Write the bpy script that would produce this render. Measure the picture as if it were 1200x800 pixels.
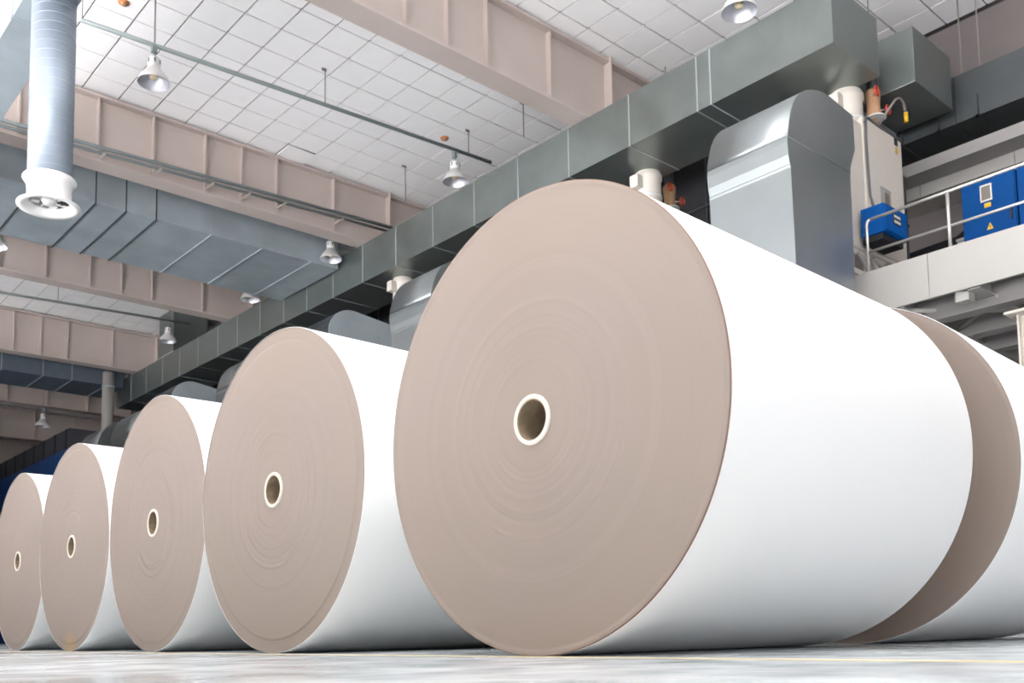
import bpy, bmesh, math, random
from mathutils import Vector, Matrix
random.seed(7)
S = bpy.context.scene
for o in list(bpy.data.objects): bpy.data.objects.remove(o)
COL = S.collection
PI = math.pi

# ------------------------------------------------------------------ camera
YAW, PIT, ROL = 0.728559460, 0.0921708154, -0.0167373278
fw = Vector((math.sin(YAW)*math.cos(PIT), math.cos(YAW)*math.cos(PIT), math.sin(PIT)))
rt = Vector((math.cos(YAW), -math.sin(YAW), 0)); up = rt.cross(fw)
c_, s_ = math.cos(ROL), math.sin(ROL)
rt, up = c_*rt + s_*up, -s_*rt + c_*up
cam = bpy.data.cameras.new('camera'); co = bpy.data.objects.new('camera', cam); COL.objects.link(co)
cam.sensor_width = 36; cam.lens = 1131.945/1200*36; cam.shift_y = (637.16-400)/1200
cam.clip_start = 0.01; cam.clip_end = 200
cam.dof.use_dof = True; cam.dof.focus_distance = 3.6; cam.dof.aperture_fstop = 7.0
m = Matrix((rt, up, -fw)).transposed().to_4x4(); m.translation = Vector((-2.08129, 0, 0.0730023))
co.matrix_world = m
S.camera = co

# ------------------------------------------------------------------ world, light, exposure
S.view_settings.view_transform = 'Standard'; S.view_settings.look = 'None'
S.view_settings.gamma = 1; S.view_settings.use_curve_mapping = False
S.view_settings.exposure = 0.0
w = bpy.data.worlds.new('world'); S.world = w; w.use_nodes = True
bg = w.node_tree.nodes['Background']; bg.inputs[0].default_value = (0.93, 0.96, 1.0, 1); bg.inputs[1].default_value = 0.95
def area(name, loc, size, sy, power, col=(1,1,1), rot=(0,0,0)):
    l = bpy.data.lights.new(name, 'AREA'); l.shape = 'RECTANGLE'; l.size = size; l.size_y = sy; l.energy = power; l.color = col
    o = bpy.data.objects.new(name, l); COL.objects.link(o); o.location = loc; o.rotation_euler = rot
    return o
area('overhead_fill', (-3.2, 0.0, 9.2), 5, 13, 380, (1, .99, .97))  # added fill light over the rolls, no roof opening is modelled
area('overhead_fill', (3.0, 2.6, 9.2), 5, 3.6, 320, (1, .99, .97))  # second added overhead fill, brightens the roll tops
area('ceiling_fill', (-5.5, 11.5, 6.6), 3.6, 12, 150, (1, .99, 1), (0, math.radians(-118), 0))  # added off-camera fill tilted up to brighten the left ceiling tiles
sl_ = bpy.data.lights.new('sun', 'SUN'); sl_.energy = 39; sl_.angle = .01; sl_.color = (1, .985, 1)
so = bpy.data.objects.new('sun', sl_); COL.objects.link(so); so.rotation_euler = (0, math.radians(8), 0); so.location = (-20, 0, 20)   # high sun on the added bounce slab outside; the roof shades the hall

# ------------------------------------------------------------------ materials
def lin(c): return tuple(((v/255)/12.92 if v/255 <= .04045 else ((v/255+.055)/1.055)**2.4) for v in c)
def mat(name, rgb, rough=.6, metal=0, noise=0, nscale=3, bump=0, bscale=40, stretch=(1,1,1), spec=.5, rvar=0):
    m = bpy.data.materials.new(name); m.use_nodes = True; nt = m.node_tree; b = nt.nodes['Principled BSDF']
    c = lin(rgb); b.inputs['Base Color'].default_value = (*c, 1); b.inputs['Roughness'].default_value = rough
    b.inputs['Metallic'].default_value = metal; b.inputs['Specular IOR Level'].default_value = spec
    tc = nt.nodes.new('ShaderNodeTexCoord'); mp = nt.nodes.new('ShaderNodeMapping'); mp.inputs['Scale'].default_value = stretch
    nt.links.new(tc.outputs['Object'], mp.inputs[0])
    if noise or rvar:
        n = nt.nodes.new('ShaderNodeTexNoise'); n.inputs['Scale'].default_value = nscale; n.inputs['Detail'].default_value = 5
        nt.links.new(mp.outputs[0], n.inputs[0])
        if noise:
            r = nt.nodes.new('ShaderNodeMapRange'); r.inputs[1].default_value = .3; r.inputs[2].default_value = .7
            r.inputs[3].default_value = 1-noise; r.inputs[4].default_value = 1+noise
            nt.links.new(n.outputs[0], r.inputs[0])
            h = nt.nodes.new('ShaderNodeVectorMath'); h.operation = 'SCALE'; h.inputs[0].default_value = c
            nt.links.new(r.outputs[0], h.inputs['Scale']); nt.links.new(h.outputs[0], b.inputs['Base Color'])
        if rvar:
            r2 = nt.nodes.new('ShaderNodeMapRange'); r2.inputs[1].default_value = .3; r2.inputs[2].default_value = .7
            r2.inputs[3].default_value = max(.02, rough-rvar); r2.inputs[4].default_value = rough+rvar
            nt.links.new(n.outputs[0], r2.inputs[0]); nt.links.new(r2.outputs[0], b.inputs['Roughness'])
    if bump:
        n2 = nt.nodes.new('ShaderNodeTexNoise'); n2.inputs['Scale'].default_value = bscale; n2.inputs['Detail'].default_value = 3
        nt.links.new(mp.outputs[0], n2.inputs[0])
        bp = nt.nodes.new('ShaderNodeBump'); bp.inputs['Strength'].default_value = bump; bp.inputs['Distance'].default_value = .02
        nt.links.new(n2.outputs[0], bp.inputs['Height']); nt.links.new(bp.outputs[0], b.inputs['Normal'])
    return m
M = {}
M['beam'] = mat('beam_paint', (186,173,166), .6, noise=.05, nscale=1.2)
M['tile'] = mat('tile_white', (250,248,248), .9, noise=.015, nscale=2)
M['dark'] = mat('grid_backing', (92,88,86), .9)  # dark grey backing that shows as the tile joints
M['galv'] = mat('galvanised_steel', (134,141,139), .38, .8, noise=.08, nscale=2.5, bump=.12, bscale=1.6, rvar=.08)
M['galvw'] = mat('galvanised_weathered', (168,178,184), .5, .35, noise=.12, nscale=1.6, bump=.1, bscale=2)
M['galvd'] = mat('galvanised_dark', (80,84,86), .5, .5, noise=.08, nscale=2)
M['galvf'] = mat('galvanised_blue_grey', (100,110,122), .5, .35, noise=.08)
M['seam'] = mat('seam_bright', (176,184,182), .4, .5)
M['cowl'] = mat('bright_galvanised', (158,164,165), .36, .85, noise=.06, nscale=1.2, bump=.14, bscale=1.1, rvar=.03)
M['seamd'] = mat('seam_dark', (72,78,80), .6, .3)
M['spiral'] = mat('spiral_duct', (150,160,172), .45, .55, noise=.04)
M['white'] = mat('white_enamel', (222,221,219), .4)
M['cream'] = mat('cream_enamel', (214,206,196), .5, noise=.02)
M['concrete'] = mat('painted_concrete', (150,146,144), .8, noise=.04)
M['fascia'] = mat('fascia_paint', (168,165,160), .6, noise=.02, nscale=2)
M['steel'] = mat('stainless', (214,210,206), .3, .7)
M['blue'] = mat('blue_enamel', (0,66,128), .6, noise=.04, spec=.15)
M['blueb'] = mat('blue_box_enamel', (4,84,160), .5, spec=.2)
M['bluef'] = mat('blue_cladding', (30,70,125), .5)
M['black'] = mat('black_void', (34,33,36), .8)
M['hood'] = mat('dark_hood', (70,70,76), .7, .2, noise=.1)
M['dhood'] = mat('dark_rounded_hood', (64,70,75), .55, .4, noise=.1)
M['pipe'] = mat('conduit_green_grey', (140,148,148), .5, .4)
M['rod'] = mat('rod_grey', (128,122,118), .6)
M['tan'] = mat('tan_insulation', (170,132,100), .8, noise=.1, nscale=20)
M['red'] = mat('orange_red_wheel', (196,74,48), .5)
M['yellow'] = mat('yellow_sleeve', (232,180,40), .5)
M['hose'] = mat('grey_hose', (130,120,118), .5)
M['cable'] = mat('dark_cable', (96,96,98), .6)
M['glass'] = mat('dull_panel_glass', (120,112,104), .3)
M['label'] = mat('printed_label', (225,222,215), .6)
M['ylabel'] = mat('yellow_label', (214,170,50), .6)
M['ink'] = mat('ink', (40,40,44), .7)
M['alu'] = mat('lamp_aluminium', (225,222,220), .35, .45)
M['alui'] = mat('lamp_reflector', (190,190,196), .35, .7)
M['bulb'] = mat('lamp_bulb_unlit', (226,208,170), .25)
M['sensor'] = mat('orange_sensor', (190,120,70), .6)
M['wall'] = mat('wall_paint', (118,110,108), .85, noise=.04)
M['paper'] = mat('white_paper', (252,252,251), .55, noise=.003, spec=.3)
M['core'] = mat('card_core', (150,132,108), .85, noise=.2, nscale=30)
M['corerim'] = mat('core_rim', (232,222,208), .7)
M['edge'] = mat('brown_edge', (150,118,104), .7)
M['yline'] = mat('floor_line_paint', (216,200,164), .5, noise=.08, nscale=6)

def face_material():
    m = bpy.data.materials.new('roll_end_kraft'); m.use_nodes = True; nt = m.node_tree; b = nt.nodes['Principled BSDF']
    N = nt.nodes.new; L = nt.links.new
    tc = N('ShaderNodeTexCoord'); sp = N('ShaderNodeSeparateXYZ'); L(tc.outputs['Object'], sp.inputs[0])
    # radius about the roll axis: object origin is at the base, the axis at height z=rad
    at = N('ShaderNodeAttribute'); at.attribute_name = 'rr'
    n1 = N('ShaderNodeTexNoise'); n1.noise_dimensions = '1D'; n1.inputs['Scale'].default_value = 26; n1.inputs['Detail'].default_value = 8
    n1.inputs['Roughness'].default_value = .75
    L(at.outputs['Fac'], n1.inputs['W'])
    n2 = N('ShaderNodeTexNoise'); n2.inputs['Scale'].default_value = 1.3; L(tc.outputs['Object'], n2.inputs[0])
    mr = N('ShaderNodeMapRange'); mr.inputs[1].default_value = .3; mr.inputs[2].default_value = .7; mr.inputs[3].default_value = .975; mr.inputs[4].default_value = 1.025
    L(n1.outputs[0], mr.inputs[0])
    mx = N('ShaderNodeMix'); mx.data_type = 'RGBA'; mx.inputs['A'].default_value = (*lin((152,138,131)),1); mx.inputs['B'].default_value = (*lin((160,144,131)),1)
    L(n2.outputs[0], mx.inputs['Factor'])
    sc = N('ShaderNodeVectorMath'); sc.operation = 'SCALE'; L(mx.outputs['Result'], sc.inputs[0]); L(mr.outputs[0], sc.inputs['Scale'])
    L(sc.outputs[0], b.inputs['Base Color'])
    bp = N('ShaderNodeBump'); bp.inputs['Strength'].default_value = 1; bp.inputs['Distance'].default_value = 1
    # stacked sheet edges are dished very slightly towards the core, with fine winding rings on top
    a2 = N('ShaderNodeAttribute'); a2.attribute_name = 'rad'
    k1 = N('ShaderNodeMath'); k1.operation = 'MULTIPLY'; k1.inputs[1].default_value = .02; L(a2.outputs['Fac'], k1.inputs[0])
    k2 = N('ShaderNodeMath'); k2.operation = 'MULTIPLY_ADD'; k2.inputs[1].default_value = .0007; L(n1.outputs[0], k2.inputs[0]); L(k1.outputs[0], k2.inputs[2])
    L(k2.outputs[0], bp.inputs['Height']); L(bp.outputs[0], b.inputs['Normal'])
    b.inputs['Roughness'].default_value = .5; b.inputs['Specular IOR Level'].default_value = .35
    tg = N('ShaderNodeTangent'); tg.direction_type = 'RADIAL'; tg.axis = 'X'
    L(tg.outputs[0], b.inputs['Tangent']); b.inputs['Anisotropic'].default_value = .8
    return m
M['face'] = face_material()
def stained():
    m = M['face'].copy(); m.name='roll_end_stained'; nt=m.node_tree; b=nt.nodes['Principled BSDF']; N=nt.nodes.new; L=nt.links.new
    src=b.inputs['Base Color'].links[0].from_socket
    tc=N('ShaderNodeTexCoord'); ds=N('ShaderNodeVectorMath'); ds.operation='DISTANCE'; ds.inputs[1].default_value=(0,-.02,.0); L(tc.outputs['Object'],ds.inputs[0])
    ns=N('ShaderNodeTexNoise'); ns.inputs['Scale'].default_value=14; L(tc.outputs['Object'],ns.inputs[0])
    ad=N('ShaderNodeMath'); ad.operation='MULTIPLY_ADD'; ad.inputs[1].default_value=.12; L(ns.outputs[0],ad.inputs[0]); L(ds.outputs['Value'],ad.inputs[2])
    mr=N('ShaderNodeMapRange'); mr.inputs[1].default_value=.10; mr.inputs[2].default_value=.22; mr.inputs[3].default_value=.7; mr.inputs[4].default_value=0; L(ad.outputs[0],mr.inputs[0])
    mx=N('ShaderNodeMix'); mx.data_type='RGBA'; mx.inputs['B'].default_value=(*lin((184,150,96)),1); L(src,mx.inputs['A']); L(mr.outputs[0],mx.inputs['Factor']); L(mx.outputs['Result'],b.inputs['Base Color'])
    return m
M['face_stained'] = stained()

def floor_material():
    m = bpy.data.materials.new('polished_floor'); m.use_nodes = True; nt = m.node_tree; b = nt.nodes['Principled BSDF']
    N = nt.nodes.new; L = nt.links.new
    tc = N('ShaderNodeTexCoord')
    n1 = N('ShaderNodeTexNoise'); n1.inputs['Scale'].default_value = 5; n1.inputs['Detail'].default_value = 6; L(tc.outputs['Object'], n1.inputs[0])
    n2 = N('ShaderNodeTexNoise'); n2.inputs['Scale'].default_value = .8; n2.inputs['Detail'].default_value = 4; L(tc.outputs['Object'], n2.inputs[0])
    r1 = N('ShaderNodeValToRGB'); r1.color_ramp.elements[0].position = .35; r1.color_ramp.elements[1].position = .62
    r1.color_ramp.elements[0].color = (*lin((168,175,178)),1); r1.color_ramp.elements[1].color = (*lin((216,220,222)),1)
    L(n1.outputs[0], r1.inputs[0])
    r2 = N('ShaderNodeMapRange'); r2.inputs[1].default_value = .35; r2.inputs[2].default_value = .65; r2.inputs[3].default_value = .12; r2.inputs[4].default_value = .32
    L(n2.outputs[0], r2.inputs[0]); L(r2.outputs[0], b.inputs['Roughness'])
    L(r1.outputs[0], b.inputs['Base Color'])
    return m
M['floor'] = floor_material()

# ------------------------------------------------------------------ mesh helpers
class MB:
    def __init__(s): s.v=[]; s.f=[]; s.sm=[]
    def box(s, a, b):
        x0,y0,z0 = [min(a[i],b[i]) for i in range(3)]; x1,y1,z1 = [max(a[i],b[i]) for i in range(3)]
        n = len(s.v)
        s.v += [(x0,y0,z0),(x1,y0,z0),(x1,y1,z0),(x0,y1,z0),(x0,y0,z1),(x1,y0,z1),(x1,y1,z1),(x0,y1,z1)]
        for q in ((3,2,1,0),(4,5,6,7),(0,1,5,4),(1,2,6,5),(2,3,7,6),(3,0,4,7)): s.f.append(tuple(n+i for i in q)); s.sm.append(False)
        return s
    def cyl(s, p, q, r, n=16, r2=None, cap=True):
        p=Vector(p); q=Vector(q); d=(q-p).normalized(); a=d.orthogonal().normalized(); b=d.cross(a); r2 = r if r2 is None else r2
        k=len(s.v)
        for c,rr in ((p,r),(q,r2)):
            for i in range(n):
                t=2*PI*i/n; s.v.append(tuple(c+rr*(math.cos(t)*a+math.sin(t)*b)))
        for i in range(n):
            j=(i+1)%n; s.f.append((k+i,k+j,k+n+j,k+n+i)); s.sm.append(True)
        if cap:
            s.f.append(tuple(k+i for i in reversed(range(n)))); s.sm.append(False)
            s.f.append(tuple(k+n+i for i in range(n))); s.sm.append(False)
        return s
    def lathe(s, prof, c=(0,0,0), axis='Z', n=48):      # prof: (radius, height)
        k=len(s.v); m_=len(prof); c=Vector(c)
        for r,h in prof:
            for i in range(n):
                t=2*PI*i/n; u,v_=r*math.cos(t),r*math.sin(t)
                s.v.append(tuple(c+(Vector((u,v_,h)) if axis=='Z' else Vector((h,u,v_)) if axis=='X' else Vector((v_,h,u)))))
        for a in range(m_-1):
            for i in range(n):
                j=(i+1)%n; s.f.append((k+a*n+i,k+a*n+j,k+(a+1)*n+j,k+(a+1)*n+i)); s.sm.append(True)
        return s
    def prism(s, poly, a, b, axis='Y', smooth=False):       # poly in (x,z) for axis Y; (y,z) for X
        k=len(s.v); n=len(poly)
        for t in (a,b):
            for u,v_ in poly: s.v.append((u,t,v_) if axis=='Y' else (t,u,v_))
        s.f.append(tuple(k+i for i in range(n))); s.sm.append(False)
        s.f.append(tuple(k+n+i for i in reversed(range(n)))); s.sm.append(False)
        for i in range(n):
            j=(i+1)%n; s.f.append((k+j,k+i,k+n+i,k+n+j)); s.sm.append(smooth)
        return s
    def tube(s, pts, r, n=10):
        pts=[Vector(p) for p in pts]; k=len(s.v); prev=None
        for i,p in enumerate(pts):
            d=(pts[min(i+1,len(pts)-1)]-pts[max(i-1,0)]).normalized()
            a = d.orthogonal().normalized() if prev is None else (prev-prev.dot(d)*d).normalized()
            prev=a; b=d.cross(a)
            for j in range(n):
                t=2*PI*j/n; s.v.append(tuple(p+r*(math.cos(t)*a+math.sin(t)*b)))
        for i in range(len(pts)-1):
            for j in range(n):
                q=(j+1)%n; s.f.append((k+i*n+j,k+i*n+q,k+(i+1)*n+q,k+(i+1)*n+j)); s.sm.append(True)
        s.f.append(tuple(k+i for i in reversed(range(n)))); s.sm.append(False)
        e=k+(len(pts)-1)*n; s.f.append(tuple(e+i for i in range(n))); s.sm.append(False)
        return s
    def mesh(s, name, m, off=(0,0,0), bevel=0, fix=True):
        me=bpy.data.meshes.new(name); me.from_pydata([(v[0]-off[0],v[1]-off[1],v[2]-off[2]) for v in s.v],[],s.f)
        me.polygons.foreach_set('use_smooth', s.sm)
        if fix or bevel:
            bm=bmesh.new(); bm.from_mesh(me)
            if bevel:
                es=[e for e in bm.edges if len(e.link_faces)==2 and e.calc_face_angle(0)>.7]
                bmesh.ops.bevel(bm, geom=es, offset=bevel, segments=2, affect='EDGES', profile=.6)
            bmesh.ops.recalc_face_normals(bm, faces=bm.faces); bm.to_mesh(me); bm.free()
        me.materials.append(m); me.update()
        return me
def off(parent): return tuple(parent.location) if parent else (0,0,0)
def link(name, me, parent=None, loc=(0,0,0)):
    o=bpy.data.objects.new(name, me); COL.objects.link(o); o.parent=parent; o.location=loc; return o
def root_of(p):
    while p.parent: p=p.parent
    return p
def part(name, mb, m, parent, bevel=0, label=None):        # mb in world coordinates, parent an unrotated root (sub-parts sit at the same origin)
    o=link(name, mb.mesh(name, M[m], off(root_of(parent)), bevel), parent)
    if label: o['label']=label
    return o
def tag(o, label, cat, group=None):
    o['label']=label; o['category']=cat
    if group: o['group']=group
    return o
def thing(name, label, cat, loc, group=None):
    o=bpy.data.objects.new(name, None); o.empty_display_size=.1; COL.objects.link(o); o.location=loc
    return tag(o, label, cat, group)
def struct(name, mb, m, loc=(0,0,0), label=None):
    o=link(name, mb.mesh(name, M[m], loc), None, loc); o['kind']='structure'
    o['label']=label or name.replace('_',' '); o['category']=name.split('_')[0]
    return o
def copy_tree(o, parent=None):
    c=o.copy(); COL.objects.link(c)
    if parent is not None: c.parent=parent
    for ch in list(o.children): copy_tree(ch, c)
    return c

# ------------------------------------------------------------------ setting
ZC = 9.307
M['yard'] = mat('yard_bounce', (232,232,232), .9, noise=.04, nscale=.5)
struct('ground', MB().box((-70,-40,-.3),(-5.62,80,-.02)), 'yard', label='unseen pale slab added outside to bounce sunlight up to the ceiling')  # unseen reflector, added to brighten the ceiling from below
fl = struct('floor', MB().box((-5.6,-5,-.2),(12.75,62,0)), 'floor', label='pale polished grey factory floor under the paper rolls')
part('painted_line', MB().box((-.10,-4.9,0),(-.02,61,.0012)), 'yline', fl)
struct('wall_right', MB().box((12.55,-8,0),(12.75,62,9.6)), 'wall', label='plain greyish pink painted wall behind the upper ducts')
struct('wall_near', MB().box((-6.1,-8.2,3.3),(12.75,-8,9.6)), 'wall', label='unseen wall behind the camera, added to dim light and reflections')  # added out of view; its raised lower edge limits light from behind
struct('wall_left', MB().box((-6.1,18,0),(-5.9,24,9.6)).box((-6.1,28.2,0),(-5.9,62,9.6)).box((-6.1,24,0),(-5.9,28.2,1.2)), 'wall', label='unseen left hall wall, added and cut to dim the far bays')  # added out of view; its gaps set which bays get daylight
struct('wall_far', MB().box((-6.1,62,0),(12.75,62.2,9.6)), 'wall', label='dim far end wall of the hall')
ce = struct('ceiling', MB().box((-5.9,-8,ZC+.03),(12.75,62.2,ZC+.3)), 'dark', label='suspended ceiling of square white tiles in a dark grid')
DX, DY, GX, GY = .5945, .608, 4.685, 12.667
tm = MB().box((-DX/2+.014,-DY/2+.014,0),(DX/2-.014,DY/2-.014,.028)).mesh('ceiling_tile', M['tile'])
def vis(x,y):
    d=Vector((x+2.08129,y,ZC-.073)); wq=d.dot(fw)
    if wq<=0: return False
    px=600+1131.9*d.dot(rt)/wq; py=637.16-1131.9*d.dot(up)/wq
    if not(-25<px<1215 and -25<py<760): return False
    if px<930 and py>max(0,445-.558*(px-133))+12: return False      # hidden below the long rectangular duct
    return 4.5<y<16.5 or 25.5<y<28.8
rest=MB(); cnt=0
for i in range(-19,14):
    for j in range(-32,75):
        x=GX+(i+.5)*DX; y=GY+(j+.5)*DY
        if x<-5.5 or x>12.5 or y<-7 or y>60: continue
        if vis(x,y) and cnt<298:
            cnt+=1
            t=link('ceiling_tile', tm, ce, (x,y,ZC))
            t.location.z += random.uniform(-.002,.002)
            if abs(x-6.77)<.3 and abs(y-16.03)<.31:      # the one tile that has slipped out of the grid
                t.rotation_euler=(math.radians(-2.2),math.radians(1),math.radians(2)); t.location.z-=.022; t.location.y+=.03; t['label']='tile slipped at one edge, dark gap showing'
        else: rest.box((x-DX/2+.014,y-DY/2+.014,ZC),(x+DX/2-.014,y+DY/2-.014,ZC+.02))
print('tiles', cnt)
st=part('ceiling_tile', rest, 'tile', ce); st['kind']='stuff'

# ------------------------------------------------------------------ ceiling beams
BY=[10.05,16.30,22.45,28.70,34.90,41.10,47.30,53.50]
BN=['deep painted steel ceiling beam nearest the camera, crossing at the top of the photo','painted steel ceiling beam behind the spiral duct with conduits along its web',
 'painted steel ceiling beam just beyond the wide flat duct','painted steel ceiling beam whose end meets the thin vertical round duct','fifth ceiling beam back, behind the second wide flat duct',
 'sixth ceiling beam back in the dim part of the hall','seventh ceiling beam back in the dim part of the hall','farthest and dimmest ceiling beam before the end wall']
SX=[-5.2,-4.0,-2.8,-1.6,-.4,.8,1.95,3.18,4.12,5.07,5.78,6.50,7.76,9.06,10.6]
for k,y in enumerate(BY):
    t=thing('ceiling_beam', BN[k], 'beam', (2,y,8.1), 'beams across the ceiling')
    part('web', MB().box((-5.8,y-.012,8.1),(12.5,y+.012,9.29)), 'beam', t)
    part('bottom_flange', MB().box((-5.8,y-.19,8.06),(12.5,y+.19,8.1)), 'beam', t)
    part('top_flange', MB().box((-5.8,y-.14,9.22),(12.5,y+.14,9.27)), 'beam', t)
    for x in SX:
        wd=.10 if x!=9.06 else .17
        if k<5 or x>3: part('stiffener', MB().box((x-.014,y-wd,8.1),(x+.014,y+wd,9.3)), 'beam', t)
# conduits on the second beam
t=thing('conduit_run','twin grey conduits running along the web of the beam behind the spiral duct','conduit',(1.5,15.9,8.1))
part('conduit', MB().cyl((-2,15.88,7.99),(8.9,15.84,8.39),.035,12),'pipe',t)
part('conduit', MB().cyl((-2,15.95,7.935),(8.9,15.91,8.335),.028,12),'pipe',t)
for x in SX[7:13]:
    z=7.99+(x+2)*.0367
    part('bracket', MB().box((x-.02,15.86,z-.085),(x+.02,16.165,z-.065)),'beam',t)

# ------------------------------------------------------------------ lighting rods and hangers
def rod(label,x0,z0,x1,z1,y,hang):
    t=thing('lighting_rod',label,'rod',(x0,y,z0))
    part('rod',MB().cyl((x0,y,z0),(x1,y,z1),.032,12),'pipe',t)
    for x in hang:
        z=z0+(z1-z0)*(x-x0)/(x1-x0)
        part('hanger',MB().cyl((x,y,z),(x,y,ZC),.008,8).box((x-.06,y-.01,ZC-.05),(x+.02,y+.01,ZC-.01)),'rod',t)
rod('long grey rod under the tiles carrying two bell lamps above the big roll',1.915,8.50,9.26,8.856,13.13,[1.93,2.93,5.72,8.73])
rod('thin grey rod under the tiles between the third and fourth beams',1.5,8.52,8.75,8.813,25.5,[5.3,8.2])
for x,y,z,lb in ((8.636,14.989,8.587,'thin wire hanger hanging free beside the second beam'),(8.885,11.804,8.678,'thin wire hanger hanging free beside the nearest beam')):
    tag(link('ceiling_hanger', MB().cyl((0,0,z),(0,0,ZC),.009,8).box((-.08,-.01,ZC-.04),(.02,.01,ZC-.015)).mesh('ceiling_hanger',M['rod']),None,(x,y,0)),lb,'hanger')
for x,y,lb in ((2.632,13.568,'small orange sensor on the ceiling near the spiral duct'),(8.576,13.644,'small orange sensor on the ceiling above the second bell lamp'),(8.501,26.137,'small dark orange sensor on the far ceiling bay')):
    t=thing('smoke_sensor',lb,'sensor',(x,y,ZC))
    part('base',MB().lathe([(0,-.02),(.075,-.02),(.08,0),(0,0)],(x,y,ZC),n=20),'sensor',t); part('sensing_head',MB().lathe([(0,-.055),(.035,-.05),(.045,-.02)],(x,y,ZC),n=16),'tan',t)

# ------------------------------------------------------------------ bell lamps
def lamp(label,x,y,z,cord=None):
    t=thing('bell_lamp',label,'lamp',(x,y,z),'bell lamps under the ceiling')
    c=(x,y,z)
    sh=part('shade',MB().lathe([(.222,-.04),(.224,-.032),(.214,.0),(.19,.05),(.15,.1),(.11,.145),(.086,.19)],c,n=32),'alu',t)
    part('reflector',MB().lathe([(.2215,-.04),(.207,.0),(.184,.046),(.144,.094),(.1,.138),(0,.165)],c,n=32),'alui',sh)
    part('neck',MB().lathe([(.086,.18),(.09,.2),(.088,.32),(.06,.345),(0,.35)],c,n=24),'white',t)
    sl=MB()
    for a in range(6):
        q=a*PI/3+.3; u,v_=math.cos(q)*.0865,math.sin(q)*.0865
        sl.box((x+u-.008,y+v_-.008,z+.24),(x+u+.008,y+v_+.008,z+.3))
    part('vent_slot',sl,'ink',t)['kind']='stuff'
    part('bulb',MB().lathe([(0,.01),(.04,.02),(.058,.05),(.05,.09),(.03,.13),(0,.14)],c,n=20),'bulb',t)
    part('clamp',MB().cyl((x,y,z+.34),(x,y,z+.42),.016,10).box((x-.035,y-.035,z+.42),(x+.035,y+.035,z+.53)),'pipe',t)
    if cord: part('cord',MB().cyl((x,y,z+.5),(x,y,cord),.005,8),'rod',t)
lamp('white bell lamp hung under the rod nearest the spiral duct',2.92,13.13,8.02,ZC)
lamp('bell lamp at the end of the long rod above the rectangular duct',8.40,13.13,8.245)
lamp('bell lamp cut by the top edge of the photo above the long duct',7.72,6.55,7.79,ZC)
lamp('bell lamp under the end of the second beam, over the dark duct',8.07,16.85,7.86,ZC)
lamp('bell lamp half hidden by the end of the third beam',7.95,20.2,7.90,ZC)
lamp('bell lamp cut by the left edge of the photo',2.53,19.95,7.68,ZC)
lamp('small bell lamp on the thin rod between the third and fourth beams',8.15,25.5,8.235)
lamp('dim bell lamp far back beneath the fifth beam',6.70,31.5,6.72,ZC)
lamp('bell lamp tucked beside the top of the thin vertical round duct',8.25,31.5,8.40,ZC)

# ------------------------------------------------------------------ long rectangular duct
XD,XW=8.455,9.605
t=thing('rectangular_duct','long galvanised rectangular duct running back along the hall above the rolls','duct',(XD,5.71,7.25))
seams=[5.71,7.55,9.03,10.3,11.5,12.66,13.87,15.07,16.25,17.4,18.5,19.55,20.7,21.9,23.0,24.2,25.4,26.6,27.8,29.0,30.2]
for a,b in zip(seams[:-1],seams[1:]):
    part('duct_section',MB().box((XD,a+.003,7.25),(XW,b-.003,8.05)),'galv',t)
for k,y in enumerate(seams[1:-1]+[7.78]):
    part('flange',MB().box((XD-.008,y-.010,7.242),(XW+.008,y+.010,8.058)),'seam' if k%3 else 'galvw',t)
t=thing('duct_riser','flat galvanised riser duct standing between the long duct and the far ceiling bay','duct',(8.47,26,8.05))
part('riser_body',MB().box((8.47,25.9,8.05),(9.5,26.9,9.3)),'galv',t); part('flange',MB().box((8.45,25.88,8.06),(9.52,26.92,8.09)),'seam',t)

# ------------------------------------------------------------------ wide flat ducts
def flat_duct(label,x0,x1,y0,y1,z0,z1,sx,mt='galvw'):
    x1=8.40
    t=thing('wide_flat_duct',label,'duct',(x0,y0,z0))
    e=[x0]+sx+[x1]
    for a,b in zip(e[:-1],e[1:]): part('duct_section',MB().box((a+.004,y0,z0),(b-.004,y1,z1)),mt,t)
    for k,x in enumerate(sx): part('flange',MB().box((x-.012,y0-.006,z0-.018),(x+.012,y1+.01,z1+.02)),'seamd' if x<4.9 else 'galvw',t)
flat_duct('wide flat galvanised duct filling the bay between the second and third beams',-3,9.6,17.1,19.6,7.77,8.75,[-1.8,-.6,.6,1.4,2.45,3.45,3.98,4.53,5.6,6.65,7.75])
flat_duct('wide flat blue-grey duct far back behind the fourth beam',-3,9.6,29.5,31.2,7.75,8.7,[-1,.6,2.2,3.8,5.0,6.1,6.9,7.9],'galvf')

# ------------------------------------------------------------------ left duct and spiral drop
t=thing('supply_duct','grey rectangular supply duct at the top left corner of the photo','duct',(.61,8,7))
for a,b in ((4.5,7.6),(7.6,9.6),(9.6,11.22),(11.22,13.6),(13.6,17)): part('duct_section',MB().box((.61,a+.004,7),(1.10,b-.004,7.6)),'galvw',t)
for y in (7.6,9.6,11.22,13.6): part('flange',MB().box((.59,y-.02,6.98),(1.12,y+.02,7.62)),'galvw',t)
for y in (7.6,11.22): [part('hanger',MB().cyl((x,y,7.0),(x,y,ZC),.01,8),'rod',t) for x in (.6,1.11)]
cx,cy=.875,10.62
t=thing('spiral_duct','silver round spiral duct hanging down at the left with a white diffuser','duct',(cx,cy,4.9))
part('tube',MB().cyl((cx,cy,4.93),(cx,cy,6.995),.222,40),'spiral',t)
rb=MB(); hel=[]; turns=int((7.0-4.98)/.105)
for i in range(turns*24): a=2*PI*i/24; hel.append((cx+.2225*math.cos(a),cy+.2225*math.sin(a),4.98+.105*i/24))
part('spiral_seam',MB().tube(hel,.0028,5),'galvw',t)
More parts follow.
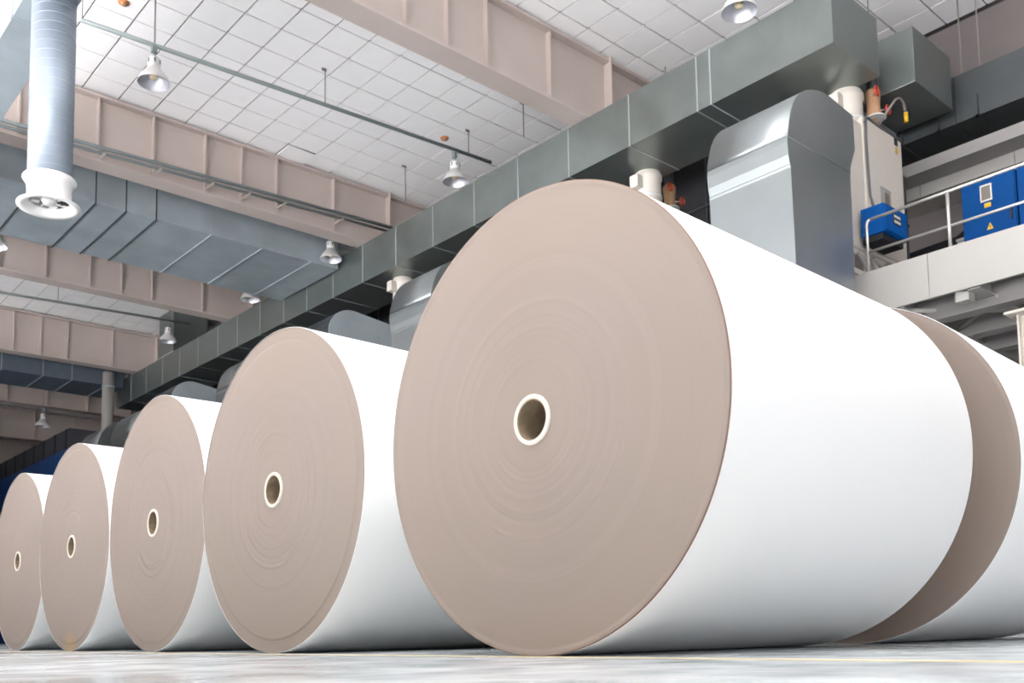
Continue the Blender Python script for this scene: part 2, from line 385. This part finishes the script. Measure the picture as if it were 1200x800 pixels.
d=part('diffuser',MB().lathe([(.222,4.96),(.262,4.97),(.268,4.955),(.25,4.93),(.228,4.9),(.218,4.84),(.218,4.74),(.235,4.71),(.285,4.69),(.315,4.675),(.315,4.66),(.25,4.665),(.2,4.70),(.19,4.73)],(cx,cy,0),n=48),'white',t)
part('guide_vane',MB().lathe([(0,4.70),(.06,4.70),(.09,4.75),(.05,4.8),(0,4.8)],(cx,cy,0),n=24),'white',d)
bl=MB()
for a in range(8):
    q=a*PI/4+.2; bl.box((cx+.09*math.cos(q)-.006,cy+.09*math.sin(q)-.006,4.725),(cx+.19*math.cos(q)+.006,cy+.19*math.sin(q)+.006,4.74))
part('vane_spoke',bl,'white',d)['kind']='stuff'
part('damper_lever',MB().box((cx+.08,cy-.13,4.695),(cx+.17,cy-.11,4.71)).box((cx+.06,cy-.09,4.70),(cx+.18,cy-.07,4.712)).box((cx+.1,cy-.16,4.69),(cx+.12,cy-.06,4.70)),'ink',d)

# ------------------------------------------------------------------ thin vertical round duct
t=thing('round_riser_duct','thin grey vertical round duct rising behind the smaller rolls','duct',(7.85,29.2,0))
part('tube',MB().cyl((7.85,29.2,.0),(7.85,29.2,8.05),.17,28),'fascia',t)
for z in (1.5,3.5,5.6,7.6): part('collar',MB().cyl((7.85,29.2,z),(7.85,29.2,z+.06),.182,28),'galvw',t)

# ------------------------------------------------------------------ silver cowls
PROF=[(6.995,0),(6.994,4.18),(6.975,5.087),(6.945,5.22),(6.935,5.36),(6.95,5.50),(6.99,5.64),(7.03,5.76),(7.09,5.87),(7.16,5.96),(7.25,6.04),(7.36,6.11),(7.47,6.16),(7.6,6.2),(7.745,6.23),(7.86,6.23),(8.4,6.18),(8.41,5.76),(8.33,5.6),(8.28,5.49),(8.27,5.2),(8.25,4.3),(8.22,0)]
def cowl(label,y0,y1,dx=0,dz=0):
    t=thing('exhaust_cowl',label,'exhaust hood',(7.6+dx,y0,0),'silver exhaust cowls above the machine')
    P=[(x+dx,z+(dz if z>0 else 0)) for x,z in PROF]
    def clip(lo,hi):    # horizontal band of the profile
        out=[]
        n=len(P)
        for i in range(n):
            a,b=P[i],P[(i+1)%n]
            if lo<=a[1]<=hi: out.append(a)
            for lv in ((lo,hi) if b[1]>a[1] else (hi,lo)):
                if (a[1]-lv)*(b[1]-lv)<0:
                    q=(lv-a[1])/(b[1]-a[1]); out.append((a[0]+q*(b[0]-a[0]),lv))
        return out
    part('cowl_top',MB().prism(clip(5.43+dz,7),y0,y1,smooth=True),'cowl',t)
    part('neck_band',MB().prism(clip(5.12+dz,5.425+dz),y0+.004,y1-.004),'cowl',t)
    part('duct_body',MB().prism(clip(0,5.115+dz),y0,y1),'cowl',t)
cowl('large shiny silver rounded cowl standing behind the biggest roll',5.48,6.56)
cowl('silver rounded cowl just left of the top of the biggest roll',11.95,13.1,0,0)
cowl('silver rounded cowl between the second and third rolls',18.5,19.75)
cowl('distant silver cowl left of the thin round duct',24.3,26.3)
cowl('farthest silver cowl peeping over the second smallest roll',27.3,29.0,.0)
def dark_hood(label,x0,x1,z1,y0,y1):
    x1=min(x1,9.1)
    t=thing('round_topped_hood',label,'exhaust hood',(x0,y0,0))
    pr_=[(x0,0)]+[(x0+.55*(1-math.cos(a)),z1-.5+.5*math.sin(a)) for a in [i*PI/16 for i in range(9)]]+[(x1,z1-.12),(x1,0)]
    part('hood_body',MB().prism(pr_,y0,y1,smooth=False),'dhood',t)
    part('rim',MB().prism([(x,z+.0) for x,z in pr_],y0-.02,y0),'galvw',t)
dark_hood('dark round-topped hood rising over the second roll',7.5,9.1,6.5,16,17.6)
dark_hood('dark round-topped hood rising over the third roll',7.05,8.4,6.35,22.5,23.9)

# ------------------------------------------------------------------ machine bulk behind the rolls
t=thing('machine_housing','long dark machine housing behind the row of rolls','machine',(9,9,0))
part('housing',MB().box((9.15,7.4,0),(12.2,31,4.9)),'hood',t)
for y in (10,13,16,19,22,25,28): part('rib',MB().box((9.11,y-.04,0),(9.15,y+.04,4.9)),'galvd',t)
t=thing('shade_box','black box added to stand in for the shade behind the long rectangular duct','duct',(10.6,7.6,5))
part('shade_body',MB().box((10.7,7.7,4.95),(12.3,31,8.7)),'black',t)  # black box added to supply the darkness behind the long duct
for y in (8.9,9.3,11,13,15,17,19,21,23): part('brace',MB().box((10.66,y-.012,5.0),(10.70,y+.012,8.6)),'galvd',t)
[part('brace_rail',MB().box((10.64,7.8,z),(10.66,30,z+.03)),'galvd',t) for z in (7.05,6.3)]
t=thing('ribbed_duct','dark ribbed duct sloping out of sight at the far left','duct',(7.5,32,6.1))
part('duct_body',MB().box((7.5,31.6,6.1),(9,60,6.75)),'hood',t)
for i in range(12): part('rib',MB().box((7.47,31.8+i*1.15,6.1),(7.5,31.88+i*1.15,6.75)),'black',t)
t=thing('blue_enclosure','dark blue clad machine enclosure far back over the smallest roll','enclosure',(7.5,31,0))
for i in range(5): part('cladding_panel',MB().box((7.4,31.2+i*1.6,0),(10,31.2+(i+1)*1.6-.02,6.05)),'bluef',t)

# ------------------------------------------------------------------ vent pipes up to the duct
def vent_pipe(label,x,y,z0,kit=True):
    t=thing('vent_pipe',label,'pipe',(x,y,z0))
    part('pipe',MB().cyl((x,y,z0),(x,y,7.0),.165,28),'cream',t)
    part('collar',MB().lathe([(.165,6.78),(.205,6.8),(.205,7.12),(.225,7.14),(.225,7.2),(.2,7.22),(.2,7.25)],(x,y,0),n=32),'cream',t)
    part('band',MB().cyl((x,y,6.83),(x,y,6.87),.214,32),'white',t)
    part('damper_box',MB().box((x-.33,y-.06,6.95),(x-.19,y+.1,7.15)),'cream',t,.008)
    return t
vent_pipe('cream vent pipe rising into the duct behind the large cowl',9.66,6.22,6.845)
vent_pipe('cream vent pipe stub visible above the top of the biggest roll',9.36,9.45,4.9)
vent_pipe('cream vent pipe beside the second cowl',9.0,15.6,4.9)
def valve(label,x,y,z):
    t=thing('valve_assembly',label,'valve',(x,y,z))
    part('insulated_body',MB().lathe([(.0,-.05),(.085,-.05),(.1,0),(.085,.1),(.105,.3),(.08,.34),(0,.34)],(x,y,z),n=20),'tan',t)
    for dx,dz in ((-.13,.24),(.17,.08)):
        hw=MB().lathe([(.06,-.012),(.075,0),(.06,.012),(.05,0),(.06,-.012)],(x+dx,y-.12,z+dz),axis='Y',n=18)
        hw.box((x+dx-.06,y-.126,z+dz-.008),(x+dx+.06,y-.114,z+dz+.008)).box((x+dx-.008,y-.126,z+dz-.06),(x+dx+.008,y-.114,z+dz+.06))
        part('handwheel',hw,'red',t)
        part('valve_stem',MB().cyl((x+dx,y-.12,z+dz),(x+dx*.3,y,z+dz),.012,8),'steel',t)
    part('drip_tray',MB().cyl((x,y-.02,z-.07),(x,y-.02,z-.055),.14,20),'white',t)
    part('elbow',MB().tube([(x,y,z-.07),(x,y,z-.10),(x+.04,y,z-.115),(x+.14,y,z-.115)],.032,12),'tan',t)
    part('hanger',MB().cyl((x,y,z+.3),(x,y,ZC),.008,8),'rod',t)
    part('riser_pipe',MB().tube([(x,y,z+.33),(x,y,7.5),(x-.03,y,7.56),(x-.1,y,7.6),(9.607,y,7.6)],.075,14),'galvd',t)
valve('tan insulated valve with red handwheels above the white burner cabinet',9.97,6.0,6.98)
valve('tan insulated valve with red handwheels above the crest of the biggest roll',9.95,9.5,6.93)

# ------------------------------------------------------------------ burner cabinet and boxes
t=thing('burner_cabinet','tall cream burner cabinet beside the large cowl on the mezzanine','cabinet',(9.6,5.95,4.39))
part('casing',MB().box((9.12,5.99,4.95),(9.6,6.9,6.72)),'cream',t,.03)
part('cabinet_body',MB().box((9.6,5.97,4.95),(10.62,6.9,6.82)),'cream',t,.012)
dr=part('door',MB().box((9.63,5.945,5.0),(10.60,5.968,6.79)),'cream',t,.006)
part('name_plate',MB().box((10.40,5.940,6.68),(10.49,5.945,6.78)),'ink',dr); part('rating_label',MB().box((10.42,5.940,6.56),(10.48,5.945,6.65)),'ylabel',dr)
part('sight_window',MB().box((9.92,5.936,5.68),(10.2,5.945,5.94)).box((9.92,5.93,5.92),(10.2,5.94,5.94)),'fascia',dr)
part('sight_glass',MB().box((10.02,5.930,5.73),(10.15,5.936,5.88)),'glass',dr)
part('edge_trim',MB().tube([(9.585,5.94,6.72),(9.63,5.94,6.80),(9.75,5.94,6.80),(10.0,5.94,6.79),(10.3,5.94,6.80),(10.6,5.94,6.79)],.018,8),'cable',t)
part('cable',MB().tube([(9.60,5.93,6.74),(9.585,5.93,6.5),(9.60,5.93,6.0),(9.60,5.92,5.7),(9.64,5.9,5.55),(9.72,5.85,5.46)],.016,8),'cable',t)
for x in (9.25,9.75,10.5): part('leg',MB().box((x,6.05,4.39),(x+.09,6.14,4.95)),'cream',t)
[part('support_rail',MB().box((9.2,6.02,z),(10.6,6.08,z+.07)),'cream',t) for z in (4.62,4.88)]
for i in range(3):
    p=Vector((9.35+i*.35,5.99,4.9)); part('brace',MB().cyl(p,p+Vector((.45,0,-.4)),.028,8),'concrete',t)
t=thing('flexible_hose','grey looped flexible hose with a yellow end above the cabinet','hose',(10.6,6,6.85))
part('hose',MB().tube([(10.05,6.0,6.82),(10.04,5.88,6.95),(10.08,5.80,7.07),(10.14,5.77,7.16),(10.22,5.76,7.2),(10.30,5.76,7.2),(10.36,5.76,7.16),(10.40,5.76,7.05)],.018,8),'hose',t); part('sleeve',MB().cyl((10.40,5.76,7.06),(10.405,5.76,6.93),.028,10),'yellow',t)
t=thing('junction_box','small bright blue box mounted low on the cream burner cabinet','electrical box',(9.33,5.6,5.06))
part('box',MB().box((9.33,5.62,5.06),(9.93,5.93,5.43)),'blueb',t,.006); dr=part('door',MB().box((9.34,5.6,5.075),(9.92,5.618,5.415)),'blueb',t,.004)
part('switch_plate',MB().box((9.53,5.592,5.20),(9.72,5.6,5.34)),'ink',dr); part('label_strip',MB().box((9.545,5.588,5.285),(9.705,5.592,5.32)).box((9.545,5.588,5.215),(9.705,5.592,5.25)),'label',dr)
part('bracket',MB().box((9.36,5.66,4.98),(9.90,5.93,5.055)),'ink',t)
t=thing('cable_riser','dark grey upright duct right of the cream burner cabinet','duct',(11.5,6.3,4.39))
for z in (4.39,5.2,5.95): part('duct_section',MB().box((10.95,6.3,z),(11.44,6.9,z+.74)),'hood',t)
for z in (5.165,5.925): part('flange',MB().box((10.93,6.28,z-.01),(11.46,6.92,z+.01)),'galvd',t)

# ------------------------------------------------------------------ ducts at the upper right
t=thing('branch_duct','short dark galvanised duct box hanging right of the end of the long duct','duct',(10.1,5.47,7.27))
part('duct_body',MB().box((10.1,5.47,7.27),(11.22,7.2,8.05)),'galv',t,.008); part('flange',MB().box((10.08,6.3,7.25),(11.24,6.34,8.07)),'seam',t)
t=thing('high_level_duct','long dark grey duct running along the right wall near the ceiling','duct',(11.5,3,7.2))
for a,b in ((1.5,4.3),(4.3,5.55),(5.55,6.6),(6.6,7.6)): part('duct_section',MB().box((11.5,a+.004,7.2),(12.3,b-.004,7.9)),'galvd',t)
for y in (5.25,5.80,6.35): part('strap',MB().box((11.46,y-.02,7.16),(12.34,y+.02,7.2)).box((11.46,y-.02,7.16),(11.5,y+.02,7.5)),'galvd',t)
for y in (5.22,5.47): part('hanger',MB().cyl((11.6,y,7.9),(11.6,y,ZC),.011,8),'rod',t)
t=thing('wall_girder','painted concrete girder along the right wall above the blue cabinets','girder',(11.7,3,6.5))
part('girder_body',MB().box((11.5,0,6.69),(11.9,7.6,6.87)),'concrete',t); part('girder_soffit',MB().box((11.92,0,6.66),(12.53,7.6,6.80)),'concrete',t)
for a,b in ((0,3.6),(3.6,4.95),(4.95,6.3),(6.3,7.6)): part('wall_panel',MB().box((11.9,a+.004,6.50),(12.53,b-.004,6.685)),'fascia',t)
t=thing('wall_pipe','dark pipe running along the wall behind the railing','pipe',(12.2,4,5.6))
part('pipe',MB().tube([(12.2,2,6.2),(12.2,5.4,6.0),(12.2,5.9,5.75),(12.2,7,5.7)],.1,12),'black',t)
part('pipe',MB().cyl((12.3,2,5.2),(12.3,7,5.2),.07,12),'black',t)

# ------------------------------------------------------------------ mezzanine
md=struct('trim_1',MB().box((8.84,1.5,4.2),(12.5,7.3,4.385)),'concrete',label='mezzanine deck carrying the blue cabinets and the railing')
for a,b in ((1.5,3.2),(3.2,4.865),(4.865,6.5),(6.5,7.3)): part('fascia_panel',MB().box((8.8,a+.003,3.85),(8.84,b-.003,4.385)),'fascia',md,.003)
part('soffit',MB().box((8.84,1.5,4.0),(12.4,7.2,4.05)),'fascia',md)
for y in (3.5,4.42,5.3,6.2): part('joist',MB().box((8.86,y-.05,3.86),(12.4,y+.05,4.0)).box((8.86,y-.1,3.84),(12.4,y+.1,3.86)),'fascia',md)
for x in (9.35,10.3,11.2): part('girder',MB().box((x-.05,1.5,3.74),(x+.05,7.2,3.99)).box((x-.11,1.5,3.72),(x+.11,7.2,3.74)),'concrete',md)
part('bracing',MB().cyl((9.3,4.3,3.84),(10.4,5.3,3.84),.03,8),'fascia',md); part('bracing',MB().cyl((9.0,5.3,3.86),(10.2,4.3,3.86),.03,8),'fascia',md)
part('gusset_box',MB().box((8.86,4.45,3.74),(9.02,4.6,3.86)),'fascia',md)
t=thing('support_column','cream steel column under the mezzanine at the right edge of the photo','column',(9.35,4.02,0))
part('column_shaft',MB().box((9.27,3.93,0),(9.43,3.95,3.55)).box((9.27,4.09,0),(9.43,4.11,3.55)).box((9.34,3.95,0),(9.36,4.09,3.55)),'cream',t)
part('cap_plate',MB().box((9.15,3.84,3.55),(9.55,4.2,3.58)),'cream',t)
part('upper_strut',MB().box((9.33,4.0,3.58),(9.36,4.03,3.74)),'cream',t)
for z in (3.25,2.5): part('shelf_pipe',MB().cyl((10.6,2,z),(10.6,7,z),.06,12),'concrete',t)
t=thing('guard_rail','stainless tubular railing along the edge of the mezzanine','railing',(8.83,5.6,4.385))
pts=[(8.83,5.60,4.385),(8.83,5.60,4.98),(8.83,5.585,5.02),(8.83,5.55,5.035),(8.83,4.6,5.045),(8.83,3.6,5.06),(8.83,1.8,5.08)]
part('top_rail',MB().tube(pts[3:],.019,12),'steel',t)
part('end_post',MB().tube(pts[:4],.019,12),'steel',t)
part('mid_rail',MB().cyl((8.83,5.6,4.635),(8.83,1.8,4.64),.016,12),'steel',t)
for y in (4.607,3.61,2.6): part('post',MB().cyl((8.83,y,4.385),(8.83,y,5.045),.02,12),'steel',t)
def cab(label,y0,y1,detail):
    t=thing('control_cabinet',label,'cabinet',(10.2,y0,4.385))
    part('cabinet_body',MB().box((10.22,y0,4.385),(10.9,y1,5.67)),'blue',t,.01)
    d=part('door',MB().box((10.2,y0+.012,4.42),(10.219,y1-.012,5.655)),'blue',t,.005)
    if detail:
        part('window_frame',MB().box((10.185,4.635,5.37),(10.2,4.775,5.585)),'label',d); part('window_pane',MB().box((10.18,4.65,5.39),(10.185,4.76,5.565)),'glass',d)
        part('warning_plate',MB().box((10.19,4.655,5.29),(10.2,4.735,5.345)),'ylabel',d)
        part('warning_triangle',MB().prism([(4.64,5.0),(4.72,5.0),(4.68,5.085)],10.19,10.2,axis='X'),'ylabel',d)
        part('bolt_symbol',MB().prism([(4.672,5.012),(4.690,5.035),(4.682,5.038),(4.688,5.06),(4.67,5.033),(4.679,5.03)],10.187,10.19,axis='X'),'ink',d)
    part('lifting_eye',MB().cyl((10.5,(y0+y1)/2,5.67),(10.5,(y0+y1)/2,5.74),.03,10),'blue',t)
    part('handle',MB().box((10.17,y0+.05,5.05),(10.2,y0+.07,5.2)),'ink',d)
cab('blue control cabinet with a small window and yellow warning signs behind the railing',4.36,5.02,True)
cab('blue control cabinet cut off by the right edge of the photo',3.66,4.345,False)
t=thing('grey_panel_box','narrow pale grey box standing left of the blue control cabinet','electrical box',(10.4,5.1,4.385))
part('box',MB().box((10.4,5.06,4.385),(10.7,5.18,5.05)),'concrete',t,.005); part('lid',MB().box((10.39,5.05,5.05),(10.71,5.19,5.08)),'concrete',t)

# ------------------------------------------------------------------ paper rolls
def roll(label,x,y,R_,yaw,L,hr,rings,step=None,seam=False,both=True):    # x, y of the contact point of the front end
    t=thing('paper_roll',label,'paper roll',(x,y,0),'giant paper rolls on the floor'); t.rotation_euler=(0,0,yaw)
    c=(0,0,R_)
    n=160
    # white outer wrap (slightly rounded to the ends)
    wr=MB().lathe([(R_-.002,.0005),(R_-.0005,.0015),(R_,.004),(R_,L-.004),(R_-.0005,L-.0015),(R_-.002,L-.0005)],c,'X',n)
    o=link('paper_wrap',wr.mesh('paper_wrap',M['paper']),t)
    def endface(xs,sg):
        prof=[]; k=130
        for i in range(k+1):
            r=hr+(R_-.002-hr)*i/k; h=0
            for (rc,wd,am) in rings: h+=am*math.exp(-((r-rc)/wd)**2)
            if step and r>step[0]: h-=step[1]*min(1,(r-step[0])/.004)
            prof.append((r,xs-sg*h if sg>0 else xs+h))
        me=MB().lathe(prof,c,'X',n).mesh('roll_end',M['face_stained' if 'stain' in label else 'face'])
        at=me.attributes.new('rr','FLOAT','POINT'); a2=me.attributes.new('rad','FLOAT','POINT')
        for i,v in enumerate(me.vertices): a2.data[i].value=math.hypot(v.co.y,v.co.z-R_)
        for i,v in enumerate(me.vertices): at.data[i].value=math.hypot(v.co.y,v.co.z-R_)+x*3.7+y
        return link('roll_end',me,t)
    endface(.0005,1); endface(L-.0005,-1)
    link('core',MB().lathe([(hr-.016,-.004),(hr-.016,L+.002),(hr,L+.002),(hr,.0),(hr,-.004),(hr-.016,-.004)],c,'X',48).mesh('core',M['core']),t)
    rim=link('core_rim',MB().lathe([(hr-.012,-.002),(hr-.012,-.006),(hr-.002,-.007),(hr+.003,-.005),(hr+.003,.002)],c,'X',48).mesh('core_rim',M['corerim']),t)
    rim['label']='pale torn paper edge around the core'
    link('core_backing',MB().cyl((L*.8,0,R_),(L*.8+.01,0,R_),hr-.014,32).mesh('core_backing',M['core']),t)
    if seam: link('wrapper_edge',MB().lathe([(R_-.003,-.0005),(R_+.0006,-.001),(R_+.0012,.001),(R_+.0006,.0025),(R_-.003,.0025)],(0,0,R_),'X',n).mesh('wrapper_edge',M['edge']),t)['label']='thin brown rim line at the edge of the end'
    return t
roll('biggest white paper roll in the front, its beige end filling the middle of the photo',.012,2.237,.7565,.022,1.57,.080,
     [(.33,.005,-.0012),(.30,.006,.0012),(.24,.005,-.001),(.20,.005,.0012),(.17,.004,-.001),(.385,.006,.0014),(.55,.03,.001)],(.738,-.003),True)
roll('white paper roll lying end to end behind the biggest roll at the right edge',1.86,2.205,.75,.05,1.62,.080,[(.3,.01,.001)],(.735,.002))
roll('second paper roll, just left of the biggest, with fine rings and a raised rim',.051,4.042,.753,.0113,1.6,.080,
     [(.32,.006,-.002),(.36,.006,.002),(.27,.006,.0015),(.22,.005,-.0015),(.17,.006,.0015),(.45,.01,.001)],(.69,.004))
roll('third paper roll from the front, ring marks round its upper half',.093,5.587,.750,-.0148,1.6,.080,
     [(.28,.006,-.002),(.31,.006,.002),(.24,.006,.0015),(.43,.008,-.0012)],(.70,.002))
roll('fourth paper roll from the front with a yellowish stain at the bottom of its end',.146,7.224,.742,.008,1.6,.080,
     [(.25,.006,-.0012),(.36,.006,.001)],(.69,.003))
roll('smallest looking and farthest paper roll at the left edge of the photo',.191,8.745,.740,.0,1.6,.080,[(.28,.006,.001)],(.69,.003))
